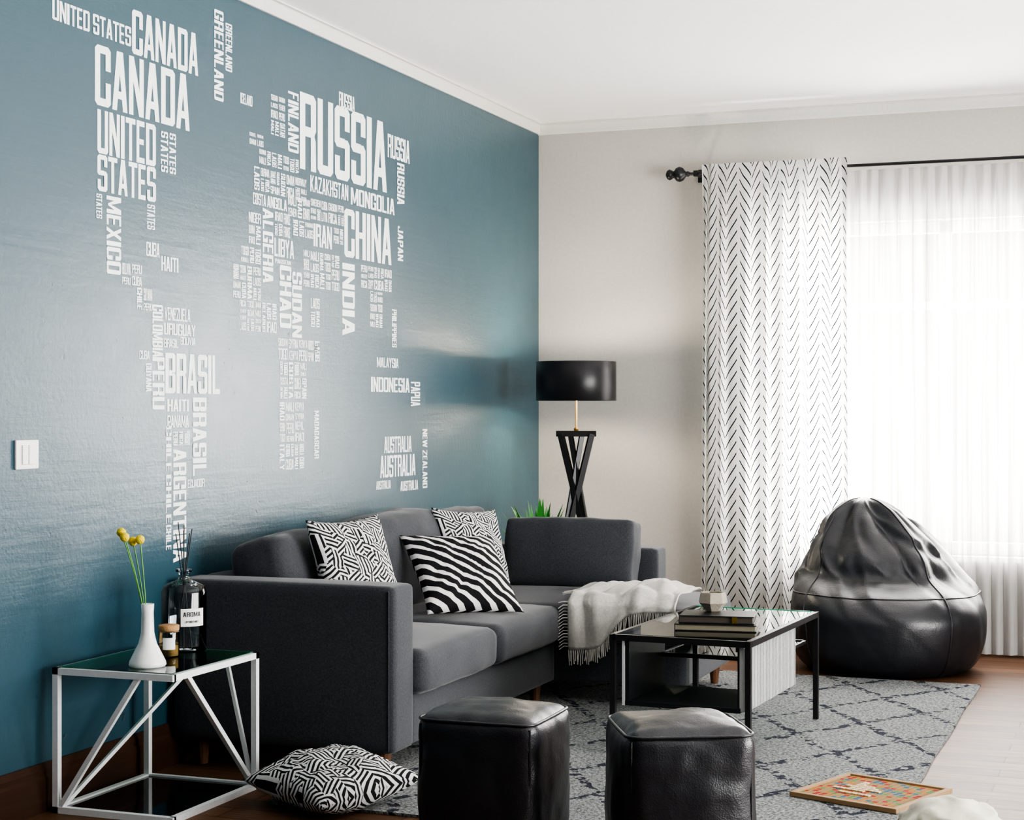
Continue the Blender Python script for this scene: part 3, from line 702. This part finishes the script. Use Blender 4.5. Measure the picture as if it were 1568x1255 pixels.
for i in range(9):
    a=-1.6+1.2*i/8; L.append((bm.verts.new((.0345*math.cos(a),.0345*math.sin(a),.026)),bm.verts.new((.0345*math.cos(a),.0345*math.sin(a),.064))))
for p,q in zip(L,L[1:]): bm.faces.new((p[0],q[0],q[1],p[1]))
obj("label",frombm(bm),M_paper,ja,smooth=True)

# ---------------------------------------------------------------- floor lamp
la=empty("black_floor_lamp",(.43,8.40,0))
lathe("shade",[(.205,1.300),(.207,1.298),(.209,1.300),(.209,1.500),(.207,1.502),(.205,1.500),(.205,1.300)],M_black,la,seg=64)
lathe("shade_lining",[(.2035,1.303),(.2035,1.497)],M_lampin,la,seg=64)
lathe("stem",[(0,1.14),(.012,1.14),(.012,1.155),(.005,1.16),(.005,1.40),(0,1.40)],plain("aged_brass",(.12,.07,.012),.6,.6),la,seg=16)
lathe("bulb",[(0,1.38),(.014,1.385),(.016,1.40),(.024,1.42),(.026,1.44),(.018,1.46),(0,1.466)],M_ceramic,la,seg=20)
bm=bmesh.new()
for k in range(3):
    a=2*PI*k/3-PI/2+.3
    beam(bm,(.201*math.cos(a),.201*math.sin(a),1.31),(0,0,1.31),.004)
obj("shade_spider",frombm(bm),M_black,la)
bm=bmesh.new()
addbox(bm,-.104,.104,-.045,.045,1.112,1.142)
for sx,sy in((-1,-1),(1,-1),(-1,1),(1,1)):
    beam(bm,(sx*.080,sy*.030,1.125),(-sx*.185,sy*.080,0.02),.050,.026)
    beam(bm,(sx*.030,sy*.030,1.125),(-sx*.06,sy*.060,.60),.022,.022)
beam(bm,(-.185,-.080,.022),(.185,-.080,.022),.03); beam(bm,(-.185,.080,.022),(.185,.080,.022),.03)
beam(bm,(-.185,-.080,.022),(-.185,.080,.022),.03); beam(bm,(.185,-.080,.022),(.185,.080,.022),.03)
addbox(bm,-.06,.06,-.07,.07,.59,.615)
obj("crossed_wood_base",frombm(bm),M_black,la,rot=(0,0,math.radians(17)))
for i,z in enumerate((1.345,1.468)):
    ld=bpy.data.lights.new("lamp_bulb_light","POINT"); ld.energy=(12,17)[i]; ld.color=(1,.90,.76); ld.shadow_soft_size=.025
    lo=bpy.data.objects.new("bulb_light_%d"%(i+1),ld); lo.location=(.08,.07,z); lo.parent=la; link(lo)

# ---------------------------------------------------------------- potted plant behind sofa
pp=empty("potted_plant",(.37,8.00,0))
lathe("pot",[(0,0),(.085,0),(.115,.34),(.120,.345),(.120,.36),(.108,.36),(.105,.33),(0,.33)],M_ceramic,pp,seg=32)
bm=bmesh.new()
for k in range(60):
    a=random.uniform(0,2*PI); L_=random.uniform(.38,.52); sp=random.uniform(.06,.22); wd=random.uniform(.014,.024)
    prev=None
    for t in range(9):
        s=t/8; r_=sp*s**1.4; z=.33+L_*(s-.16*s*s*(sp/.2))
        ww=wd*math.sin(PI*min(1,s*.93+.06))
        c=Vector((r_*math.cos(a),r_*math.sin(a),z)); sd=Vector((-math.sin(a),math.cos(a),0))*ww
        cur=(bm.verts.new(c-sd),bm.verts.new(c+Vector((0,0,-ww*.4))),bm.verts.new(c+sd))
        if prev: bm.faces.new((prev[0],prev[1],cur[1],cur[0])); bm.faces.new((prev[1],prev[2],cur[2],cur[1]))
        prev=cur
obj("leaves",frombm(bm),M_leaf,pp,smooth=True)

# ---------------------------------------------------------------- curtain rod + curtains
rd=empty("curtain_rod",(0,8.90,2.522))
tube("rod",[(.86,0,0),(4.1,0,0)],.0085,M_black,rd)
fin=[(0,-.005),(.012,-.005),(.016,.004),(.012,.010),(.018,.018),(.034,.030),(.041,.048),(.036,.066),(.022,.076),(.018,.082),(.024,.092),(.030,.104),(.024,.116),(.010,.124),(0,.126)]
lathe("finial",fin,M_black,rd,(.90,0,0),24,True,(0,-PI/2,0))
lathe("finial_far",fin,M_black,rd,(4.06,0,0),24,True,(0,PI/2,0))
boxes("bracket",[(a,a+.015,0,.112,-.010,.010) for a in(.935,4.0)]+[(a-.010,a+.025,.105,.117,-.035,.035) for a in(.935,4.0)]+[(a-.005,a+.02,-.014,.014,-.016,.016) for a in(.935,4.0)],M_black,rd,.003)
def curtain(name,x0,x1,z0,z1,y,folds,amp,mat,nx,nz,seed,widen=0):
    bm=bmesh.new(); uvl=bm.loops.layers.uv.new("UVMap"); g={}
    for i in range(nx+1):
        u=i/nx
        ph=2*PI*folds*u+1.3*noise.noise(Vector((u*folds*.5,seed,0)))*2
        am=amp*(.75+.5*noise.noise(Vector((u*folds*.8,seed+4,0))))
        for j in range(nz+1):
            v=j/nz; zz=z0+(z1-z0)*v
            top=min(1,(1-v)*6+.35)
            phj=ph+.5*(1-v)*noise.noise(Vector((u*6,v*2,seed)))
            yy=y+am*top*math.sin(phj)+.25*am*top*math.sin(2*phj+1)
            xx=x0+(x1-x0)*u+ .010*math.cos(phj)*top +widen*(u-.5)*(1-v)
            g[i,j]=bm.verts.new((xx,yy,zz))
    U=[0]
    for i in range(nx):
        a=g[i,nz//2].co;b=g[i+1,nz//2].co; U.append(U[-1]+(Vector((a.x,a.y))-Vector((b.x,b.y))).length)
    for i in range(nx):
        for j in range(nz):
            f=bm.faces.new((g[i,j],g[i+1,j],g[i+1,j+1],g[i,j+1])); f.smooth=True
            for lp,(p,q) in zip(f.loops,((i,j),(i+1,j),(i+1,j+1),(i,j+1))): lp[uvl].uv=(U[p],g[p,q].co.z)
    me=bpy.data.meshes.new(name); bm.to_mesh(me); bm.free()
    return obj(name,me,mat)
curtain("patterned_curtain",.985,1.765,.012,2.560,8.842,7.5,.036,M_herr,260,40,1,widen=.03)
curtain("sheer_curtain",1.70,3.75,.012,2.500,8.922,30,.026,M_sheer,900,30,2)

# ---------------------------------------------------------------- board game + crumpled cloth
bgm=empty("board_game",(2.395,5.53,.0105),(0,0,math.radians(-20)))
boxes("board",[(-.172,.172,-.172,.172,0,.010)],M_board,bgm)
boxes("board_frame",[(-.19,.19,-.19,-.172,0,.016),(-.19,.19,.172,.19,0,.016),(-.19,-.172,-.172,.172,0,.016),(.172,.19,-.172,.172,0,.016)],M_boardwood,bgm,.002)
bm=bmesh.new()
cells=set()
for k in range(7):
    i,j=random.randint(-6,2),random.randint(-5,5); hz_=random.random()<.5
    for t in range(random.randint(3,5)):
        c=(i+t,j) if hz_ else (i,min(6,j-3+t))
        if abs(c[0])<7 and abs(c[1])<7: cells.add(c)
for i,j in cells: addbox(bm,i*.0227-.009,i*.0227+.009,j*.0227-.009,j*.0227+.009,.010,.014)
obj("letter_tiles",frombm(bm),M_tile,bgm)
bm=bmesh.new(); bmesh.ops.create_icosphere(bm,subdivisions=5,radius=1)
for v in bm.verts:
    n_=v.co.normalized(); rid=1-abs(noise.noise(n_*1.5))*2.5
    r_=1+.12*max(0,rid)**2+.10*noise.noise(n_*2.5)
    v.co=Vector((n_.x*.16*r_,n_.y*.13*r_,max(0,n_.z)*.115*r_+.0))
obj("crumpled_cream_cloth",frombm(bm),M_cloth,None,(2.70,5.06,.0),smooth=True)

# ---------------------------------------------------------------- lights / world
def area(name,loc,rot,sx,sy,e,col=(1,1,1)):
    ld=bpy.data.lights.new(name,"AREA"); ld.shape='RECTANGLE'; ld.size=sx; ld.size_y=sy; ld.energy=e; ld.color=col
    o=bpy.data.objects.new(name,ld); o.location=loc; o.rotation_euler=rot; link(o); return o
area("daylight_back_window",((WX0+WX1)/2,BY+.60,1.45),(-PI/2,0,0),2.6,2.6,1900,(1,.985,.96))
area("daylight_right_window",(BX+.9,(RY0+RY1)/2+.3,1.0),(0,PI/2+.60,0),2.6,4.4,900,(1,.985,.96))
wd=bpy.data.worlds.new("daylight"); SC.world=wd; wd.use_nodes=True
wd.node_tree.nodes["Background"].inputs[0].default_value=(.85,.92,1,1); wd.node_tree.nodes["Background"].inputs[1].default_value=.10

# ---------------------------------------------------------------- camera
cd=bpy.data.cameras.new("camera"); cam=bpy.data.objects.new("camera",cd); link(cam); SC.camera=cam
cd.sensor_width=36; cd.lens=59.67; cd.clip_start=.05; cd.clip_end=60
cam.location=(3.246,0,1.25); cam.rotation_euler=(PI/2,0,math.radians(20.7))
SC.view_settings.look='AgX - High Contrast'
